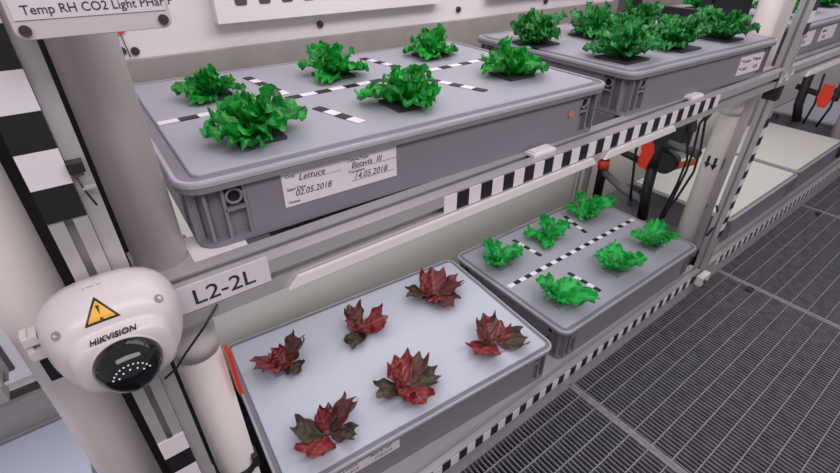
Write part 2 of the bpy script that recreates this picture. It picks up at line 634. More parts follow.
# lamps under the upper deck
def lamp(x0, x1, label):
    o = thing('grow_lamp', label, 'grow lamp', ((x0 + x1) / 2, 0.16, DU - 0.057), 0, 'flat grow lamps under the upper deck')
    L = (x1 - x0) / 2
    zt = 0.010
    f = MB()
    f.box(-L, L, -0.165, 0.20, 0, zt)
    # front flange with slanted ends, standing up in front of the rail's lower edge
    f.loft([[(-L, -0.2155, 0.0160), (L, -0.2155, 0.0160), (L, -0.2108, 0.0160), (-L, -0.2108, 0.0160)],
            [(-L + 0.012, -0.2155, 0.0280), (L - 0.012, -0.2155, 0.0280), (L - 0.012, -0.2108, 0.0280), (-L + 0.012, -0.2108, 0.0280)]])
    f.box(-L + 0.01, L - 0.01, -0.212, -0.160, 0.0125, 0.0162)
    f.box(-L + 0.01, L - 0.01, -0.165, -0.160, 0.0, 0.0162)
    f.obj('housing', M_LED, o)
    return o


lamp(0.066, 0.592, 'flat white lamp under the upper rail above the red lettuces')
lamp(0.615, 0.84, 'flat white lamp under the upper rail above the lower green lettuces')
lamp(1.50, 2.65, 'flat white lamp above the white lidded trays')
lamp(-1.3, -0.20, 'flat white lamp above the pale tray at lower left')

for (x, lab) in ((-0.079, 'added black backing behind the left post, darkening the gaps between the two white pipes'),):  # invented backing, added so the gaps beside the post stay dark
    tag(MB().box(-0.036, 0.026, 0, 0.02, 0, 1.45).obj('dark_gap_backing', M_HOLE, None, (x, 0.052, ZF - 0.10)), lab, 'dark backing')

# back panels
def back_panel(x0, x1, z0, z1, m, label, y=0.44):
    o = tag(MB().box(x0, x1, 0, 0.008, 0, z1 - z0).obj('back_panel', m, None, (0, y, z0)), label, 'panel', 'back panels of the rack')
    return o


back_panel(-0.16, 1.33, 0.0265, 0.62, M_PANEL, 'white reflector panel behind the upper lettuce trays')
back_panel(-0.16, 1.33, -0.70, -0.14, M_CREAM, 'cream panel behind the lower lettuce trays')
lp = back_panel(-1.5, -0.165, -0.492, -0.14, M_PANEL, 'white panel behind the pale tray at lower left')
back_panel(1.42, 2.75, 0.0265, 0.62, M_PANEL, 'white panel behind the upper trays beyond the right post')
back_panel(1.42, 2.75, -0.70, -0.14, M_CREAM, 'cream panel behind the white lidded trays')

# upper ventilation boxes with rounded slots
def slot_box(x0, x1, z0, z1, label, n):
    o = thing('vent_box', label, 'vent box', ((x0 + x1) / 2, 0.425, z0), 0, 'slotted white boxes on the upper panel')
    hx = (x1 - x0) / 2
    MB().box(-hx, hx, -0.012, 0.0148, 0, z1 - z0).obj('housing', M_PANEL, o)
    for i in range(n):
        x = -hx + 0.042 + i * 0.040
        if x > hx - 0.02:
            break
        pts = rrect(x - 0.010, x + 0.010, 0.0245, 0.085, 0.004)
        mb = MB()
        mb.loft([[(p[0], -0.0118, p[1]) for p in pts], [(p[0], -0.0128, p[1]) for p in pts]])
        mb.obj('vent_slot', M_SLOT, o)
    return o


slot_box(0.184, 0.655, 0.068, 0.20, 'white slotted box on the upper white panel above the nearest tray', 11)
slot_box(0.80, 1.28, 0.068, 0.20, 'white slotted box on the upper white panel behind the second tray', 11)
slot_box(-0.60, -0.235, -0.455, -0.33, 'white slotted box on the panel at the left edge', 9)

for (x, z, lab) in ((0.375, 0.048, 'dark screw head on the upper white panel behind the nearest tray, left one of three'),
                    (0.72, 0.048, 'dark screw head on the upper white panel between the two trays'),
                    (1.02, 0.045, 'dark screw head on the upper white panel behind the second tray')):
    mb = MB().tube([(0, 0, 0), (0, -0.005, 0)], 0.006, 14)
    mb.tube([(0, -0.005, 0), (0, -0.007, 0)], 0.003, 8)
    tag(mb.obj('panel_screw', M_SCREW, None, (x, 0.44, z)), lab, 'screw', 'screws on the upper panel')
for (x, z, lab) in ((0.040, 0.040, 'screw head on the upper panel partly behind the left pipe'), (0.058, 0.038, 'bright screw head on the upper panel beside the red flag')):
    mb = MB().tube([(0, 0, 0), (0, -0.004, 0)], 0.006, 14)
    mb.tube([(0, -0.004, 0), (0, -0.006, 0)], 0.0035, 8)
    tag(mb.obj('panel_screw', M_SCREW, None, (x, 0.44, z)), lab, 'screw', 'screws on the upper panel')
fl = thing('flag_pin', 'thin wire pin with a small red flag on the upper white panel', 'flag pin', (0.049, 0.436, 0.03))
MB().tube([(0, 0, 0), (-0.004, 0, 0.040)], 0.0008, 6).obj('wire', M_RUB, fl)
MB().loft([[(-0.010, -0.001, 0.034), (0.003, -0.001, 0.036), (0.006, -0.001, 0.048), (-0.012, -0.001, 0.048)],
           [(-0.010, 0.001, 0.034), (0.003, 0.001, 0.036), (0.006, 0.001, 0.048), (-0.012, 0.001, 0.048)]]).obj('flag', M_RED, fl)


# ------------------------------------------------------------------ trays
def tray(name, label, W, D, x, y, zrim, yaw, lidmat, cat='tray', group='grey plastic trays', g=0.0135, raise_lid=0.003):
    H = TH if zrim > -0.3 else THL
    t = thing(name, label, cat, (0, 0, 0), yaw, group)
    # place so that local (-W/2,-D/2,H) is the front left rim corner
    c, s = cos(yaw), sin(yaw)
    t.location = (x + c * W / 2 - s * D / 2, y + s * W / 2 + c * D / 2, zrim - H)
    hx, hy = W / 2, D / 2
    b = MB()
    i1, i2 = 0.014, 0.006
    b.prism(rrect(-hx + i1, hx - i1, -hy + i1, hy - i1, 0.016), 0.002, H - 0.010)
    b.prism(rrect(-hx + i2, hx - i2, -hy + i2, hy - i2, 0.020), 0.0, 0.006)
    zc = 0.060
    b.box(-hx + zc, hx - zc, -hy + i2, hy - i2, 0.006, H - 0.012)
    b.box(-hx + i2, hx - i2, -hy + zc, hy - zc, 0.006, H - 0.012)
    b.obj('bin', M_TRAY, t)
    rm = MB()
    rm.ring(rrect(-hx, hx, -hy, hy, 0.024), rrect(-hx + g + 0.004, hx - g - 0.004, -hy + g + 0.004, hy - g - 0.004, 0.012), H - 0.011, H - 0.001)
    rm.obj('rim', M_TRAY, t)
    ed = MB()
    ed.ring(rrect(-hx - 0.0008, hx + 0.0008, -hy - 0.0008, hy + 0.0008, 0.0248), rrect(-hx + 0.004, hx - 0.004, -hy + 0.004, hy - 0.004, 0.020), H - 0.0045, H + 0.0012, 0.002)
    ed.obj('rim_edge', M_RIM_HIGHLIGHT, t)  # lip coloured lighter than the rim to stand for its edge highlight
    for sx in (-1, 1):
        for sy in (-1, 1):
            q = MB()
            # front/back face columns and side face columns
            for d in (0.020, 0.037, 0.058):
                xx = sx * (hx - d)
                q.box(xx - 0.0016, xx + 0.0016, min(sy * (hy - i2), sy * (hy - i1)), max(sy * (hy - i2), sy * (hy - i1)), 0.006, H - 0.011)
                yy = sy * (hy - d)
                q.box(min(sx * (hx - i2), sx * (hx - i1)), max(sx * (hx - i2), sx * (hx - i1)), yy - 0.0016, yy + 0.0016, 0.006, H - 0.011)
            for (zz, th) in ((H - 0.037, 0.0015),):
                a, bb = sorted((sx * (hx - 0.037), sx * (hx - 0.058)))
                q.box(a, bb, *sorted((sy * (hy - i2), sy * (hy - i1))), zz - th, zz + th)
                a, bb = sorted((sy * (hy - 0.037), sy * (hy - 0.058)))
                q.box(*sorted((sx * (hx - i2), sx * (hx - i1))), a, bb, zz - th, zz + th)
            q.torus((sx * (hx - 0.0475), sy * (hy - i2 - 0.001), H - 0.0235), (0, 1, 0), 0.0075, 0.0016)
            q.torus((sx * (hx - i2 - 0.001), sy * (hy - 0.0475), H - 0.0235), (1, 0, 0), 0.0075, 0.0016)
            q.mi = 1
            q.box(*sorted((sx * (hx - 0.039), sx * (hx - 0.056))), *sorted((sy * (hy - i1), sy * (hy - i1 + 0.001))), H - 0.036, H - 0.0115)
            q.box(*sorted((sx * (hx - i1), sx * (hx - i1 + 0.001))), *sorted((sy * (hy - 0.039), sy * (hy - 0.056))), H - 0.036, H - 0.0115)
            q.obj('corner_ribs', [M_TRAY, M_HOLE], t)
    if lidmat:
        MB().prism(rrect(-hx + g, hx - g, -hy + g, hy - g, 0.010), H - 0.016, H + raise_lid, 0.0012).obj('cover_plate', lidmat, t)
    return t


def hgt(t):
    return TH if t.location.z > -0.3 else THL


def tape_strip(t, pts_along, W, D, n, first=1, width=0.013, zoff=0.003):
    """checked tape on the cover plate; ((x0,y0),(x1,y1)) in tray coordinates from the front left rim corner"""
    (x0, y0), (x1, y1) = pts_along
    a = Vector((x0 - W / 2, y0 - D / 2))
    b = Vector((x1 - W / 2, y1 - D / 2))
    d = (b - a) / n
    nn = Vector((-d.y, d.x)).normalized() * width / 2
    mb = MB()
    for i in range(n):
        mb.mi = (i + first) % 2
        p, q = a + d * i, a + d * (i + 1)
        pts = [p - nn, q - nn, q + nn, p + nn]
        mb.loft([[(v.x, v.y, hgt(t) + zoff - 0.0002) for v in pts], [(v.x, v.y, hgt(t) + zoff + 0.0006) for v in pts]])
    o = mb.obj('marker_tape', [M_WHITE, M_BLACK], t)
    o['label'] = 'black and white checked tape'
    return o


def paper(t, W, D, x0, x1, z0, z1, lines):
    """paper label on the tray's front face; z below rim"""
    yy = -D / 2 + 0.006
    p = MB().box(x0 - W / 2, x1 - W / 2, yy - 0.0010, yy - 0.0001, hgt(t) + z0, hgt(t) + z1).obj('paper_label', M_PAPER, t)
    p['label'] = 'white paper label with handwriting'
    for (txt, sz, lx, lz, sh) in lines:
        text_obj('handwriting' if sh else 'printed_caption', txt, sz, front_m(x0 - W / 2 + lx, yy - 0.0011, hgt(t) + z1 - lz), M_INK, p, shear=sh, xs=0.95)
    return p


TW, TD = 0.628, 0.40
GTR = 'grey plastic trays of lettuces'
A = tray('plant_tray', 'nearest upper grey plastic tray with a large handwritten label and six green lettuces', TW, TD, -0.0015, -0.0045, ZU, -0.0395, M_LIDG, group=GTR, g=0.0165, raise_lid=0.0025)
B = tray('plant_tray', 'second upper grey plastic tray, left of the right post, crowded with green lettuces', 0.548, 0.40, 0.703, -0.0200, ZU, -0.040, M_LIDG, group=GTR, g=0.0165, raise_lid=0.0025)
RT = tray('plant_tray', 'lower grey plastic tray with a pale cover holding six red lettuces', TW, TD, 0.0163, 0.0205, ZL, -0.0778, M_LIDB, group=GTR)
GT = tray('plant_tray', 'lower grey plastic tray with checked tape and six green lettuces', 0.612, 0.395, 0.6870, -0.0215, ZL, -0.0114, M_LIDG, group=GTR)
NT = tray('plant_tray', 'upper grey plastic tray beyond the right post with green lettuces and two labels', 0.60, 0.40, 1.45, -0.012, ZU, 0.0, M_LIDG, group=GTR)
LT = tray('plant_tray', 'plain pale covered tray without plants at the lower left corner', 0.62, 0.40, -0.83, 0.030, ZL, 0.0, M_LIDB, group=GTR)
W1 = tray('plant_tray', 'white lidded tray without plants just beyond the right post on the lower deck', 0.585, 0.36, 1.525, -0.018, ZL, 0.0, M_LIDW, group=GTR)
W2 = tray('plant_tray', 'white lidded tray farther right on the lower deck at the right edge', 0.545, 0.36, 2.125, -0.012, ZL, 0.0, M_LIDW, group=GTR)
W3 = tray('plant_tray', 'farthest pale blue covered tray on the lower deck, behind the black fittings at top right', 0.60, 0.38, 2.88, 0.0, ZL, 0.0, M_LIDB, group=GTR)

# tapes on the covers
tape_strip(A, ((0.018, 0.185), (0.595, 0.222)), TW, TD, 25, 0)
tape_strip(A, ((0.172, 0.335), (0.188, 0.215)), TW, TD, 6, 1)
tape_strip(A, ((0.198, 0.137), (0.220, 0.055)), TW, TD, 4, 1)
tape_strip(A, ((0.385, 0.350), (0.405, 0.258)), TW, TD, 5, 1)
tape_strip(A, ((0.400, 0.165), (0.432, 0.070)), TW, TD, 5, 1)
tape_strip(GT, ((0.020, 0.202), (0.595, 0.205)), 0.612, 0.395, 27, 0)
tape_strip(GT, ((0.192, 0.350), (0.196, 0.245)), 0.612, 0.395, 5, 1)
tape_strip(GT, ((0.430, 0.350), (0.402, 0.245)), 0.612, 0.395, 5, 1)
tape_strip(GT, ((0.194, 0.148), (0.198, 0.048)), 0.612, 0.395, 5, 1)
tape_strip(GT, ((0.372, 0.148), (0.405, 0.085)), 0.612, 0.395, 4, 1)

paper(A, TW, TD, 0.096, 0.236, -0.052, -0.0125, [
    ('Crop:', 0.0052, 0.004, 0.0065, 0), ('Lettuce', 0.0105, 0.018, 0.0120, 0.3),
    ('Seed Date:', 0.0052, 0.004, 0.0215, 0), ('02.05.2018', 0.0100, 0.012, 0.0290, 0.3), ('Notes:', 0.0052, 0.004, 0.0365, 0),
    ('Cultivar/Type:', 0.0050, 0.076, 0.0065, 0), ('Batavia  III', 0.0100, 0.080, 0.0145, 0.3),
    ('Transplant:', 0.0050, 0.076, 0.0205, 0), ('14.05.2018', 0.0105, 0.082, 0.0290, 0.3),
    ('___________', 0.006, 0.036, 0.0125, 0), ('_____________________', 0.006, 0.080, 0.0150, 0), ('____________________', 0.006, 0.080, 0.0295, 0)])
dot = MB().tube([(0.55 - TW / 2, -TD / 2 + 0.0055, TH - 0.035), (0.55 - TW / 2, -TD / 2 + 0.0045, TH - 0.035)], 0.006, 14).obj('sticker_dot', mat('faded_red', (0.55, 0.16, 0.16), 0.5), A)
paper(B, 0.548, 0.40, 0.395, 0.50, -0.060, -0.022, [
    ('Crop:', 0.006, 0.004, 0.010, 0), ('Lettuce', 0.010, 0.018, 0.014, 0.3), ('Type:', 0.006, 0.055, 0.010, 0), ('Batavia', 0.010, 0.068, 0.014, 0.3),
    ('Seed:', 0.006, 0.004, 0.026, 0), ('24.04.', 0.010, 0.018, 0.030, 0.3), ('07.05.', 0.010, 0.068, 0.030, 0.3)])
paper(RT, TW, TD, 0.085, 0.222, -0.045, -0.013, [
    ('Crop:', 0.006, 0.004, 0.008, 0), ('Lettuce', 0.010, 0.020, 0.013, 0.3), ('Batavia red', 0.010, 0.075, 0.013, 0.3),
    ('24.04.2018', 0.009, 0.012, 0.026, 0.3), ('07.05.2018', 0.009, 0.082, 0.026, 0.3)])
paper(NT, 0.60, 0.40, 0.05, 0.15, -0.055, -0.018, [('Lettuce', 0.012, 0.01, 0.014, 0.3), ('02.05.', 0.012, 0.02, 0.030, 0.3)])
paper(NT, 0.60, 0.40, 0.20, 0.32, -0.055, -0.018, [('Batavia', 0.012, 0.01, 0.014, 0.3), ('14.05.', 0.012, 0.02, 0.030, 0.3)])


# ------------------------------------------------------------------ lettuces
def leaf(bm, uvl, rnd, az, L, W, e0, e1, kind, mi, base=0.006, ruf=0.006, z0=0.004, nu=14, nv=27, roll=0.0):
    ca, sa = cos(az), sin(az)
    ph = [rnd.uniform(0, 6.28) for _ in range(6)]
    r, z = base, z0
    grid = []
    for i in range(nu):
        u = i / (nu - 1)
        e = e0 + (e1 - e0) * u ** 1.2
        if kind == 'red':
            wd = W * (0.22 + 0.78 * min(1.0, u / 0.5) ** 0.7 * (1.0 - 0.25 * max(0.0, u - 0.55) / 0.45))
        else:
            wd = W * (0.16 + 0.84 * sin(pi * (0.04 + 0.66 * u)))
        row = []
        for j in range(nv):
            v = -1 + 2 * j / (nv - 1)
            edge = max(abs(v) ** 2.2, u ** 4)
            if kind == 'red':
                ext = L * 0.10 * u ** 3 * (cos(2 * pi * v * 0.97) - 0.5) - L * 0.08 * u ** 2 * v * v
                off = ruf * edge * (0.8 * sin(7 * v + 5 * u + ph[0]) + 0.5 * sin(13 * u + 3 * v + ph[1]))
                off += 0.10 * wd * v * v + 0.010 * u ** 3 * abs(v) ** 4 + 0.0012 * sin(24 * u - 9 * abs(v)) * (1 - edge)
                lat = wd * v * (1 + 0.06 * u * sin(7 * u + ph[2] + (2 if v > 0 else 0)))
            else:
                ext = -L * 0.30 * u * u * v * v + L * 0.045 * u ** 2 * (sin(11 * v + ph[3]) + 0.7 * sin(19 * v + ph[4]))
                off = ruf * edge * (sin(10 * v + 6 * u + ph[0]) + 0.55 * sin(19 * v - 9 * u + ph[1]) + 0.5 * sin(17 * u + 5 * v + ph[2]))
                off += 0.26 * wd * v * v + 0.0020 * sin(15 * u + 6 * v + ph[5]) * (1 - edge)
                lat = wd * v * (1 + 0.13 * edge * sin(17 * u + ph[2] + (2 if v > 0 else 0)))
            lat2 = lat * cos(roll) - off * sin(roll)
            off2 = lat * sin(roll) + off * cos(roll)
            ce, se = cos(e), sin(e)
            rr = r + ext * ce - off2 * se
            zz = z + ext * se + off2 * ce
            zz = max(zz, 0.0045)
            x = ca * rr - sa * lat2
            y = sa * rr + ca * lat2
            vert = bm.verts.new((x, y, zz))
            row.append((vert, u, (v + 1) / 2))
        grid.append(row)
        ds = L / (nu - 1)
        r += cos(e) * ds
        z += sin(e) * ds
    for i in range(nu - 1):
        for j in range(nv - 1):
            q = [grid[i][j], grid[i][j + 1], grid[i + 1][j + 1], grid[i + 1][j]]
            f = bm.faces.new([k[0] for k in q])
            f.material_index = mi
            f.smooth = True
            for lp, k in zip(f.loops, q):
                lp[uvl].uv = (k[1], k[2])


def head(kind, seed, mats, leaves):
    rnd = random.Random(seed)
    bm = bmesh.new()
    uvl = bm.loops.layers.uv.new('uv')
    for lf in leaves(rnd):
        leaf(bm, uvl, rnd, kind=kind, **lf)
    me = bpy.data.meshes.new('leaves')
    bm.to_mesh(me)
    bm.free()
    for m in mats:
        me.materials.append(m)
    return me


def curly(n_out, n_in, L, W, h, ruf=0.006, e_out=(25, 55), e_tip=(-25, 25)):
    def gen(rnd):
        out = []
        a0 = rnd.uniform(0, 6.28)
        for i in range(n_out):
            k = rnd.uniform(0.75, 1.15)
            out.append(dict(az=a0 + 2 * pi * i / n_out + rnd.uniform(-.35, .35), L=L * k, W=W * rnd.uniform(.8, 1.15), e0=R(rnd.uniform(*e_out)) * h, e1=R(rnd.uniform(*e_tip)), mi=0, ruf=ruf, roll=rnd.uniform(-.35, .35)))
        for i in range(n_in):
            out.append(dict(az=a0 + 1 + 2 * pi * i / max(1, n_in) + rnd.uniform(-.5, .5), L=L * rnd.uniform(.7, 1.05), W=W * rnd.uniform(.55, .85), e0=R(rnd.uniform(55, 85)) * h, e1=R(rnd.uniform(40, 85)) * h, mi=0, ruf=ruf, base=0.004, roll=rnd.uniform(-.3, .3)))
        return out
    return gen


def plant(kind_name, label, group, me, pad_mat, tr, x, y, W, D, rz, pad=0.028, zoff=0.003, sc=1.0, pad_rot=0.0, cat='lettuce'):
    """stands at tray coordinates x, y (from the tray's front left rim corner)"""
    yaw = tr.rotation_euler[2]
    c, s = cos(yaw), sin(yaw)
    lx, ly = x - W / 2, y - D / 2
    t = thing(kind_name, label, cat, (tr.location.x + c * lx - s * ly, tr.location.y + s * lx + c * ly, tr.location.z + hgt(tr) + zoff), yaw + rz, group)
    o = link('leaves', me, t)
    o.scale = (sc, sc, sc)
    pp = MB().box(-pad, pad, -pad, pad, 0.0001, 0.0035)
    po = pp.obj('plug_cover', pad_mat, t)
    po.rotation_euler = (0, 0, -rz + pad_rot)
    MB().tube([(0, 0, 0.0035), (0, 0, 0.010)], [0.006, 0.004], 8).obj('stem', M_STEMR if kind_name == 'red_lettuce' else M_STEM, t)
    return t


M_STEM = mat('lettuce_stem', (0.05, 0.30, 0.05), 0.5)
M_STEMR = mat('red_stem', (0.16, 0.05, 0.03), 0.5)

# six heads on the nearest upper tray
ga = 'green lettuces on the nearest upper tray'
A_SP = [(0.100, 0.262, 0.0, 'curly green lettuce back left on the nearest upper tray, beside the white pipe'),
        (0.288, 0.268, 0.9, 'curly green lettuce in the back row middle of the nearest upper tray'),
        (0.502, 0.298, 2.1, 'dense curly green lettuce in the back right corner of the nearest upper tray'),
        (0.100, 0.080, 0.2, 'large curly green lettuce in the front left corner of the nearest upper tray'),
        (0.302, 0.085, 1.5, 'large curly green lettuce in the front row middle of the nearest upper tray'),
        (0.524, 0.112, 2.9, 'curly green lettuce in the front right corner of the nearest upper tray')]
for i, (x, y, rz, lab) in enumerate(A_SP):
    me = head('curly', 11 + i, [G_NEAR], curly(6, 4, 0.060, 0.026, 1.0, 0.0055, (8, 48), (-20, 20)))
    plant('green_lettuce', lab, ga, me, M_PAD, A, x, y, TW, TD, rz, pad=0.026, sc=(0.74, 0.9, 0.85, 1.0, 0.95, 0.92)[i])

gb = 'green lettuces on the second upper tray'
B_SP = [(0.040, 0.255, 'deep green lettuce in the back left corner of the second upper tray'),
        (0.208, 0.250, 'deep green lettuce in the back row middle of the second upper tray'),
        (0.360, 0.238, 'deep green lettuce in the back right of the second upper tray, by the black frame'),
        (0.068, 0.072, 'deep green lettuce in the front left corner of the second upper tray'),
        (0.242, 0.070, 'deep green lettuce in the front row middle of the second upper tray'),
        (0.415, 0.070, 'deep green lettuce front right on the second upper tray, left of the white pipe')]
for i, (x, y, lab) in enumerate(B_SP):
    me = head('curly', 31 + i, [G_FAR], curly(9, 6, 0.056, 0.023, 0.95, 0.0050, (15, 60), (-10, 40)))
    plant('green_lettuce', lab, gb, me, M_PAD, B, x, y, 0.548, 0.40, i * 1.1, pad=0.034, sc=1.15)

gg = 'green lettuces on the lower tray'
G_SP = [(0.072, 0.288, 'bright green lettuce in the back left corner of the lower tray with checked tape'),
        (0.280, 0.294, 'bright green lettuce in the back row middle of the lower tray with checked tape'),
        (0.490, 0.310, 'bright green lettuce in the back right corner of the lower tray, below the black fittings'),
        (0.080, 0.092, 'bright green lettuce in the front left corner of the lower tray with checked tape'),
        (0.308, 0.080, 'bright green lettuce in the front row middle of the lower tray with checked tape'),
        (0.497, 0.088, 'bright green lettuce in the front right corner of the lower tray, beside the arrow pipe')]
for i, (x, y, lab) in enumerate(G_SP):
    me = head('curly', 51 + i, [G_LOW], curly(4, 1, 0.070, 0.024, 1.0, 0.0060, (15, 60), (-15, 40)))
    plant('green_lettuce', lab, gg, me, M_PADG, GT, x, y, 0.612, 0.395, i * 0.8, pad=0.026, sc=1.22)

gn = 'green lettuces on the upper tray beyond the right post'
for i, (x, y, lab) in enumerate([(0.11, 0.30, 'green lettuce at the back left of the upper tray beyond the right post'),
                                 (0.12, 0.11, 'green lettuce at the front left of the upper tray beyond the right post'),
                                 (0.30, 0.30, 'green lettuce at the back middle of the upper tray beyond the right post'),
                                 (0.31, 0.11, 'green lettuce at the front middle of the upper tray beyond the right post'),
                                 (0.50, 0.11, 'green lettuce at the front right of the upper tray beyond the right post')]):
    me = head('curly', 71 + i, [G_NEAR], curly(9, 5, 0.062, 0.026, 0.9, 0.006))
    plant('green_lettuce', lab, gn, me, M_PAD, NT, x, y, 0.60, 0.40, i * 1.3, pad=0.036)


# red lettuces: explicit leaves (azimuth deg, length, half width, start and end elevation, material)
def red(spec):
    def gen(rnd):
        return [dict(az=R(a), L=l * 1.12, W=w_ * 1.22, e0=R(e0 * 0.85), e1=R(e1 * 0.9), mi=mi, ruf=0.0045, nv=25, nu=15, roll=rl) for (a, l, w_, e0, e1, mi, rl) in spec]
    return gen


RED = [
    (0.097, 0.275, 'red lettuce in the back left corner of the pale tray, beside the orange pipe strip',
     [(185, .044, .024, 45, 15, 0, .2), (12, .046, .024, 50, 30, 1, -.3), (290, .034, .014, 15, 0, 2, 0), (110, .026, .014, 70, 55, 0, 0), (245, .022, .011, 45, 30, 0, 0)]),
    (0.284, 0.280, 'red lettuce in the back row middle of the pale tray',
     [(335, .048, .026, 38, 12, 0, .1), (222, .050, .018, 14, 0, 2, 0), (95, .044, .022, 60, 40, 1, .2), (150, .032, .018, 60, 40, 0, 0), (270, .026, .014, 40, 20, 0, 0)]),
    (0.497, 0.288, 'large red lettuce in the back right corner of the pale tray',
     [(165, .056, .022, 30, 8, 2, .2), (60, .050, .026, 50, 30, 0, 0), (340, .056, .024, 30, 10, 1, -.2), (265, .054, .024, 25, 0, 1, 0), (115, .040, .022, 65, 45, 0, 0), (215, .036, .018, 30, 5, 0, 0)]),
    (0.108, 0.070, 'red lettuce in the front left corner of the pale tray',
     [(215, .048, .026, 30, 5, 0, .1), (15, .060, .022, 32, 18, 1, -.4), (150, .050, .020, 30, 25, 2, 0), (85, .036, .012, 75, 60, 0, 0), (315, .042, .014, 15, 0, 2, 0), (55, .038, .014, 55, 40, 1, 0)]),
    (0.290, 0.082, 'red lettuce in the front row middle of the pale tray',
     [(175, .054, .022, 25, 10, 2, .1), (262, .050, .022, 28, 0, 0, 0), (35, .054, .022, 35, 15, 1, 0), (90, .048, .024, 58, 40, 0, 0), (335, .050, .018, 20, 0, 2, 0), (130, .034, .018, 65, 50, 0, 0), (215, .032, .018, 40, 20, 0, 0)]),
    (0.512, 0.075, 'red lettuce in the front right corner of the pale tray, by the bare corner',
     [(190, .054, .028, 32, 5, 0, .15), (330, .054, .024, 18, 0, 2, 0), (75, .052, .022, 52, 35, 1, 0), (125, .040, .020, 55, 30, 1, 0), (30, .038, .022, 50, 30, 0, 0)])]
for i, (x, y, lab, sp) in enumerate(RED):
    me = head('red', 91 + i, [R_IN, R_MID, R_OUT], red(sp))
    plant('red_lettuce', lab, 'red lettuces on the pale tray', me, M_PADB, RT, x, y, TW, TD, 0.08, pad=0.026, sc=(1.22, 1.12, 1.15, 1.1, 1.1, 1.12)[i])


# ------------------------------------------------------------------ dome camera on the left post
dc = thing('dome_camera', 'white dome security camera with a yellow warning triangle on the left post', 'security camera', (-0.0815, -0.0515, -0.0648))


def sup(rx, rz, n=3.0, k=56, cz=0.0, y=0.0):
    pts = []
    for i in range(k):
        a = 2 * pi * i / k
        c, s = cos(a), sin(a)
        pts.append((rx * math.copysign(abs(c) ** (2 / n), c), y, cz + rz * math.copysign(abs(s) ** (2 / n), s)))
    return pts


mb = MB()
mb.loft([sup(.043, .036, 2.6, cz=-.003), sup(.0465, .0395, 2.6, y=-.003, cz=-.003), sup(.0480, .0410, 2.6, y=-.012, cz=-.003), sup(.0472, .0405, 2.6, y=-.022, cz=-.003), sup(.0452, .0388, 2.6, y=-.031, cz=-.0032), sup(.0425, .0360, 2.6, y=-.0385, cz=-.004),
         sup(.0390, .0318, y=-.0445, cz=-.0055), sup(.0360, .0280, y=-.0475, cz=-.0074), sup(.0345, .0262, y=-.0490, cz=-.0085), sup(.033, .025, y=-.056, cz=-.0092), sup(.030, .024, y=-.0585, cz=-.0096), sup(.024, .0225, 2, y=-.0595, cz=-.010)], smooth=True)
hs = mb.obj('housing', M_CAMW, dc)
MB().torus((0, -.0595, -.010), (0, 1, 0), .0232, .0010, 40, 8).obj('dome_ring', M_CAMW, dc)
mb = MB()
rings = []
for j in range(10):
    t = pi / 2 * j / 9.2
    rings.append([(.0228 * cos(t) * cos(2 * pi * i / 36), -.0585 - .0228 * sin(t), -.010 + .0228 * cos(t) * sin(2 * pi * i / 36)) for i in range(36)])
mb.loft(rings, smooth=True)
mb.obj('dome', M_CAMB, dc)
rl = random.Random(4)
mb = MB()
for i in range(11):
    a = R(20 + 14 * i)
    for rr in ((.0125, .0095) if i % 2 else (.0125,)):
        yy = -.0585 - math.sqrt(.0228 ** 2 - rr ** 2) - .0001
        mb.sphere((rr * cos(a), yy, -.010 + rr * sin(a)), .0007, n=8, k=6)
glints = mb.obj('dome_glint', mat('glint_dot', (0.8, 0.8, 0.85), 0.2), dc)  # pale dots standing in for light reflected on the black dome
glints['kind'] = 'stuff'
# warning triangle
from mathutils.bvhtree import BVHTree
bvh = BVHTree.FromPolygons([v.co.copy() for v in hs.data.vertices], [tuple(p.vertices) for p in hs.data.polygons])
RAYD = Vector((0, 0.75, -0.66))


def on_housing(x, h, d):
    """point x across and h up a plane facing the upper front, dropped onto the housing and lifted by d"""
    p = Vector((x, -.040, .027)) + Vector((0, 0.66, 0.75)) * h
    hit = bvh.ray_cast(p - RAYD * 0.05, RAYD)
    return hit[0] - RAYD * d


def sticker(name, k, d, m, parent, n=7, tri=((-.0115, -.0070), (.0115, -.0070), (0, .0130)), cx=-.0045):
    mb = MB()
    g = {}
    for lay, dd in ((0, d - .001), (1, d)):
        for i in range(n + 1):
            for j in range(n + 1 - i):
                a_, b_ = i / n, j / n
                c_ = 1 - a_ - b_
                q = [tri[0][t] * a_ + tri[1][t] * b_ + tri[2][t] * c_ for t in (0, 1)]
                g[lay, i, j] = mb.bm.verts.new(on_housing(cx + q[0] * k, q[1] * k, dd))
    for i in range(n):
        for j in range(n - i):
            mb._f([g[1, i, j], g[1, i + 1, j], g[1, i, j + 1]])
            if i + j < n - 1:
                mb._f([g[1, i + 1, j], g[1, i + 1, j + 1], g[1, i, j + 1]])
    return mb.obj(name, m, parent)


wt = sticker('warning_sticker', 1.0, .0003, M_BLACK, dc)
wt['label'] = 'yellow triangle with black border and exclamation mark'
sticker('yellow_field', 0.76, .0006, M_YEL, wt)
sticker('exclamation_stroke', 1.0, .0009, M_BLACK, wt, 3, ((-.0012, .0058), (.0012, .0058), (0, -.0015)))
sticker('exclamation_dot', 1.0, .0009, M_BLACK, wt, 2, ((-.0013, -.0052), (.0013, -.0052), (0, -.0030)))
M_SH = mat('screw_hole_grey', (0.30, 0.25, 0.25), 0.6)
for hx_, hh_ in ((-.0335, -.0045), (.0335, -.0045)):
    mb = MB()
    ring = [on_housing(hx_ + .0032 * cos(2 * pi * i / 16), hh_ + .0036 * sin(2 * pi * i / 16), .0003) for i in range(16)]
    mb._f([mb.bm.verts.new(p) for p in ring])
    mb.obj('screw_hole', M_SH, dc)
text_obj('brand_lettering', 'HIKVISION', 0.0061, front_m(-.0170, -.0584, .0155) @ Matrix.Rotation(R(-10), 4, 'X'), M_INK, dc, xs=1.02, bold=.0001, extr=.0006, shear=.25)
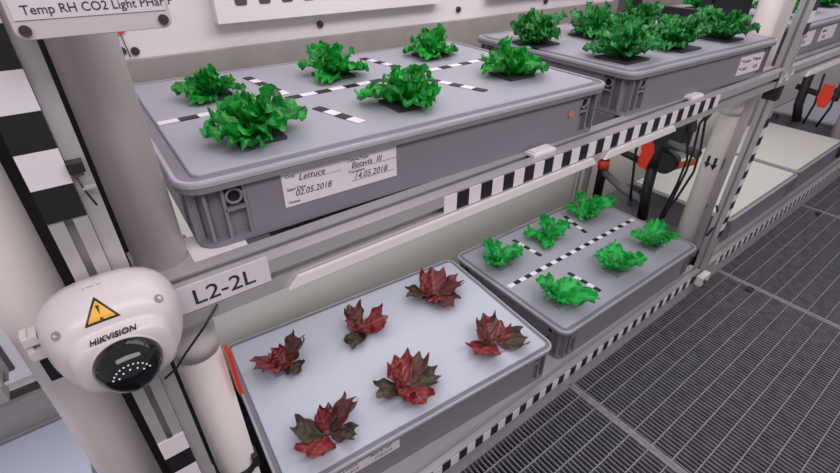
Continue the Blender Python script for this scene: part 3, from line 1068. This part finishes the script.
text_obj('embossed_marks', '- --- --', 0.005, front_m(-.010, -.0200, .0380) @ Matrix.Rotation(R(-88), 4, 'X'), mat('grey_print', (0.45, 0.42, 0.45), 0.6), dc, extr=.0003)
mb = MB().box(-.056, -.0465, -.020, -.006, .006, .013)
mb.box(-.056, -.0465, -.020, -.006, -.008, .0)
mb.box(-.056, -.052, -.018, -.008, -.010, .015)
mb.obj('side_bracket', M_CAMW, dc)
MB().box(-.054, -.0455, -.014, -.004, -.036, -.014).obj('mount_clip', M_RUB, dc)

# cable running from under the label to behind the camera
tag(MB().tube([(-0.004, -0.054, -0.099), (-0.022, -0.057, -0.117), (-0.043, -0.056, -0.138), (-0.054, -0.054, -0.152), (-0.066, -0.052, -0.160)], 0.0011, 8).obj('camera_cable', M_RUB),
    'thin black cable hanging from the rail label down behind the dome camera', 'cable')

# sensor sign hanging at the top left
sg = thing('sensor_box', 'grey-white sensor box reading Temp RH CO2 Light at the top left corner', 'sensor box', (-0.0254, -0.055, 0.1430))
pts = rrect(-.0408, .0408, 0, .060, .005)
mb = MB()
mb.loft([[(p[0], .0, p[1]) for p in pts], [(p[0], -.023, p[1]) for p in pts], [(p[0] * .985, -.025, (p[1] - .03) * .98 + .03) for p in pts]])
mb.obj('housing', M_SIGN, sg)
MB().box(-.0385, .0385, -.0256, -.0249, .0105, .054).obj('label_strip', M_PAPER, sg)
text_obj('lettering', 'Temp RH CO2 Light PHar F', 0.0068, front_m(-.0340, -.0257, .0132), M_INK, sg, xs=0.98)
for sx in (-1, 1):
    mb = MB().tube([(sx * .0355, -.0248, .0052), (sx * .0355, -.0265, .0052)], .0030, 16)
    mb.box(sx * .0355 - .0018, sx * .0355 + .0018, -.0269, -.0264, .0049, .0055)
    mb.obj('screw', M_SCREW, sg)

# small clutter on the left post and pipes
cl = thing('cable_clip', 'small black and brown cable clip on the left post between tape and pipe', 'clip', (-0.066, -0.046, 0.050))
MB().box(-.004, .006, -.010, -.0185 + .02, .004, .011).obj('clip_body', M_RUB, cl)
MB().tube([(-.003, -.006, .002), (.004, -.006, .003)], .0025, 10).obj('brown_wire', M_BROWN, cl)
MB().box(.000, .008, -.008, -.004, -.010, -.0085).obj('metal_tab', M_ALU, cl)
MB().tube([(-.001, -.006, .0), (.001, -.006, -.012), (.004, -.006, -.024)], .0008, 6).obj('thin_wire', M_RUB, cl)

os_ = tag(MB().box(-.002, .002, -.007, .007, 0, .072).obj('pipe_strip', M_RED, None, (-0.0005, 0.0, -0.278)), 'orange-red plastic strip on the right side of the lower left pipe', 'strip')
cp = thing('pipe_clamp', 'black clamp around the lower left pipe at the bottom edge of the picture', 'clamp', (-0.0285, 0.018, -0.43))
MB().ring([(0.0275 * cos(2 * pi * i / 32), 0.0275 * sin(2 * pi * i / 32)) for i in range(32)], [(0.0247 * cos(2 * pi * i / 32), 0.0247 * sin(2 * pi * i / 32)) for i in range(32)], 0, 0.012).obj('band', M_RUB, cp)
MB().box(-.006, .006, -.036, -.0255, -.002, .014).obj('buckle', M_RUB, cp)
MB().box(.017, .025, -.024, -.016, .004, .026).obj('tab', M_RUB, cp)
wc = thing('cable_bundle', 'tangle of black and white cables between the left post and the lower pipe', 'cables', (-0.062, 0.012, -0.40))
MB().tube([(-.004, -.006, .16), (.0, -.010, .08), (.004, -.012, .0), (.002, -.010, -.10)], .0035, 10).obj('black_cable', M_RUB, wc)
MB().tube([(-.008, -.020, .15), (-.004, -.022, .07), (.003, -.022, .03), (.002, -.018, -.05)], .0025, 10).obj('white_cable', M_FOIL, wc)
MB().box(-.007, .006, -.020, -.010, -.030, .002).obj('connector', M_RUB, wc)
MB().box(-.004, .004, -.0245, -.0205, .010, .030).obj('white_tag', M_FOIL, wc)

# white film and shims under the trays
tag(MB().loft([[(-.006, -.030, 0), (.002, -.034, 0), (.046, -.026, 0), (.050, .02, 0), (-.006, .03, 0)], [(-.006, -.030, .0006), (.002, -.034, .0006), (.046, -.026, .0006), (.050, .02, .0006), (-.006, .03, .0006)]]).obj('plastic_film', M_FOIL, None, (0.0, 0.012, DU - 0.0011)),
    'white plastic film sticking out under the front left corner of the nearest tray', 'film')
for (x, y, lab) in ((0.475, -0.030, 'small white shim on the upper rail under the nearest tray'), (0.93, -0.028, 'small white shim on the upper rail under the second tray')):
    mb = MB().box(-.024, .024, -.010, .008, 0, .004)
    mb.box(-.020, .020, -.008, .006, .004, .006)
    tag(mb.obj('white_shim', M_FOIL, None, (x, y, DU)), lab, 'shim', 'white shims on the upper rail')

# ------------------------------------------------------------------ plumbing behind the lower green tray
pf = thing('water_valve', 'black water pipe and valve with an orange-red handle under the upper rail', 'valve', (1.39, 0.22, -0.40))
MB().tube([(0, .165, -.01), (0, .16, -.22)], .016, 14).obj('standing_pipe', M_RUB, pf)
MB().tube([(0, .163, -.075), (0, .162, -.105)], .020, 16).obj('red_collar', M_RED, pf)
MB().tube([(0, .17, -.012), (0, .165, -.028)], .024, 16).obj('pipe_cap', M_RUB, pf)
MB().tube([(0, .16, -.020), (0, .00, -.038)], .012, 14).obj('inlet_pipe', M_RUB, pf)
MB().tube([(0, -.005, .095), (0, -.010, .02), (0, -.010, -.03)], .030, 20).obj('valve_body', M_RUB, pf)
MB().tube([(0, -.085, .125), (0, -.01, .085)], .024, 16).obj('upper_elbow', M_RUB, pf)
MB().box(-.03, .03, -.082, .0, .045, .145).obj('actuator', M_RUB, pf)
MB().tube([(0, .16, -.115), (-.004, .07, -.150), (0, -.01, -.165)], .013, 12).obj('lower_branch', M_GREYP, pf)
MB().tube([(-.02, -.045, -.008), (.02, -.045, -.008)], .034, 20).obj('lower_elbow', M_RUB, pf)
MB().tube([(0, -.005, .0), (0, -.010, -.12), (0, -.022, -.225)], .017, 12).obj('down_pipe', M_RUB, pf)
MB().loft([[(-.030, .045, .062), (-.030, .002, .065), (-.030, -.012, .02), (-.030, .002, -.045), (-.030, .032, -.038), (-.030, .030, .01)], [(-.012, .045, .062), (-.012, .002, .065), (-.012, -.012, .02), (-.012, .002, -.045), (-.012, .032, -.038), (-.012, .030, .01)]]).obj('handle', M_RED, pf)
MB().tube([(-.02, -.045, .065), (-.03, -.14, .055)], .013, 16).obj('grey_pipe', M_GREYP, pf)
HO = [([(1.339, .09, -.18), (1.339, .122, -.26), (1.339, .112, -.32), (1.339, .100, -.36), (1.339, .104, -.44), (1.341, .126, -.60)], 'left of three black drip hoses hanging beside the arrow pipe'),
      ([(1.329, .068, -.18), (1.329, .095, -.247), (1.329, .088, -.325), (1.329, .088, -.39), (1.329, .108, -.56)], 'middle of three black drip hoses hanging beside the arrow pipe'),
      ([(1.319, .060, -.18), (1.319, .080, -.234), (1.319, .068, -.305), (1.319, .064, -.38), (1.319, .086, -.48), (1.319, .126, -.60)], 'right of three black drip hoses hanging beside the arrow pipe')]
for pts, lab in HO:
    tag(MB().tube(pts, 0.0036, 8).obj('drip_hose', M_RUB), lab, 'hose', 'black drip hoses')
tag(MB().tube([(1.37, .268, -.33), (1.37, .272, -.40), (1.37, .245, -.571)], 0.0042, 8).obj('drip_hose', M_RUB), 'thin black hose hanging left of the orange-red valve handle', 'hose', 'black drip hoses')
tag(MB().loft([[(0, 0, 0), (0, -.055, .038), (0, -.055, .062), (0, 0, .024)], [(.003, 0, 0), (.003, -.055, .038), (.003, -.055, .062), (.003, 0, .024)]]).obj('orange_tag', M_ORANGE, None, (1.40, 0.150, -0.43)), 'orange tape tag left of the arrow pipe', 'tag')
rp = thing('rear_post', 'pale rear post left of the black water pipe', 'rear post', (1.332, 0.421, -0.655), 0, 'rear posts')
pr = slot_profile(0.015, 0.004, 0.008)
MB().loft([[(p[0], p[1], 0) for p in pr], [(p[0], p[1], .50) for p in pr]]).obj('profile', mat('pale_post', (0.55, 0.52, 0.47), 0.5, metal=0.1), rp)
pt = thing('pump', 'dark pump box with brass fitting beyond the right end of the lower green tray', 'pump', (1.405, 0.22, DL - 0.07))
MB().box(-.06, .040, -.17, .17, 0, .07).obj('pump_base', M_HOLE, pt)
MB().tube([(-.02, .10, .07), (-.02, .10, .10)], .026, 18).obj('motor', M_GREYP, pt)
MB().tube([(-.04, -.045, .07), (-.038, -.050, .095)], .012, 14).obj('brass_fitting', mat('brass', (0.55, 0.35, 0.12), 0.35, metal=0.8), pt)
tag(MB().tube([(1.335, -0.02, -0.46), (1.352, -0.026, -0.49), (1.350, -0.030, -0.53), (1.325, -0.028, -0.555)], 0.003, 8).obj('black_cable', M_RUB), 'short curved black cable between the arrow pipe and the right post', 'cable')
for (z, hh, lab) in ((-0.372, .035, 'wide dark grey bracket between the arrow pipe and its neighbour'), (-0.497, .010, 'thin dark bracket below the wide one beside the arrow pipe')):
    tag(MB().box(-.0065, .0195, -.010, .010, 0, hh).obj('pipe_bracket', M_GREYP, None, (1.3595, 0.025, z)), lab, 'bracket', 'pipe brackets')

# black frame behind the second tray
bf = thing('equipment_stand', 'black metal stand rising behind the lettuces of the second upper tray', 'frame', (1.385, 0.29, DU - 0.02))
for (x, y) in ((-.022, -.105), (-.022, .095)):
    MB().box(x - .010, x + .010, y - .012, y + .012, 0, .42).obj('upright', M_RUB, bf)
for z in (.062, .100, .30):
    MB().box(-.030, -.012, -.093, .085, z, z + .020).obj('crossbar', M_RUB, bf)
MB().box(-.022, .028, -.19, -.118, .0, .24).obj('black_case', M_HOLE, bf)
# post bracket with arrow sticker where rail meets right post
bk = thing('corner_plate', 'grey corner plate with white triangle marks where the upper rail meets the right post', 'corner plate', (1.35, -0.0515, DU - 0.039))
MB().box(-.045, .045, -.0022, -.0004, 0, .042).obj('plate', M_ALU, bk)
mb = MB()
for i in range(4):
    x = -.040 + i * .02
    zz = .018 + .010 * (i % 2)
    mb.loft([[(x, -.0023, zz - .008), (x + .014, -.0023, zz - .008), (x + .007, -.0023, zz + .008)], [(x, -.0029, zz - .008), (x + .014, -.0029, zz - .008), (x + .007, -.0029, zz + .008)]])
mb.obj('triangle_marks', M_WHITE, bk)
ft = thing('post_foot', 'white bolted foot bracket at the base of the right post', 'bracket', (1.33, -0.052, DL - 0.030))
MB().box(-.03, .022, -.018, .0, 0, .030).obj('block', M_LED, ft)
MB().tube([(-.012, -.018, .014), (-.012, -.024, .014)], .006, 12).obj('bolt', M_SCREW, ft)

# valve beyond the right post
v2 = thing('water_valve', 'orange-red valve handle on black fittings at the right edge of the picture', 'valve', (2.80, 0.13, -0.45))
MB().loft([[(-.015, .05, .060), (-.015, .015, .055), (-.015, .0, .0), (-.015, .012, -.045), (-.015, .040, -.045), (-.015, .055, .0)], [(.015, .05, .060), (.015, .015, .055), (.015, .0, .0), (.015, .012, -.045), (.015, .040, -.045), (.015, .055, .0)]]).obj('handle', M_RED, v2)
MB().tube([(.02, .16, .02), (.02, .03, .0), (.02, -.02, .0)], .013, 14).obj('inlet_pipe', M_RUB, v2)
MB().tube([(.02, .13, .10), (.02, .12, -.06), (.02, .10, -.14)], .020, 14).obj('down_pipe', M_RUB, v2)
MB().tube([(.0, .07, .10), (.0, .055, -.04), (.0, .065, -.14)], .005, 8).obj('hose', M_RUB, v2)
MB().tube([(.0, -.005, .08), (.0, -.008, -.04), (.0, .01, -.14)], .005, 8).obj('hose', M_RUB, v2)
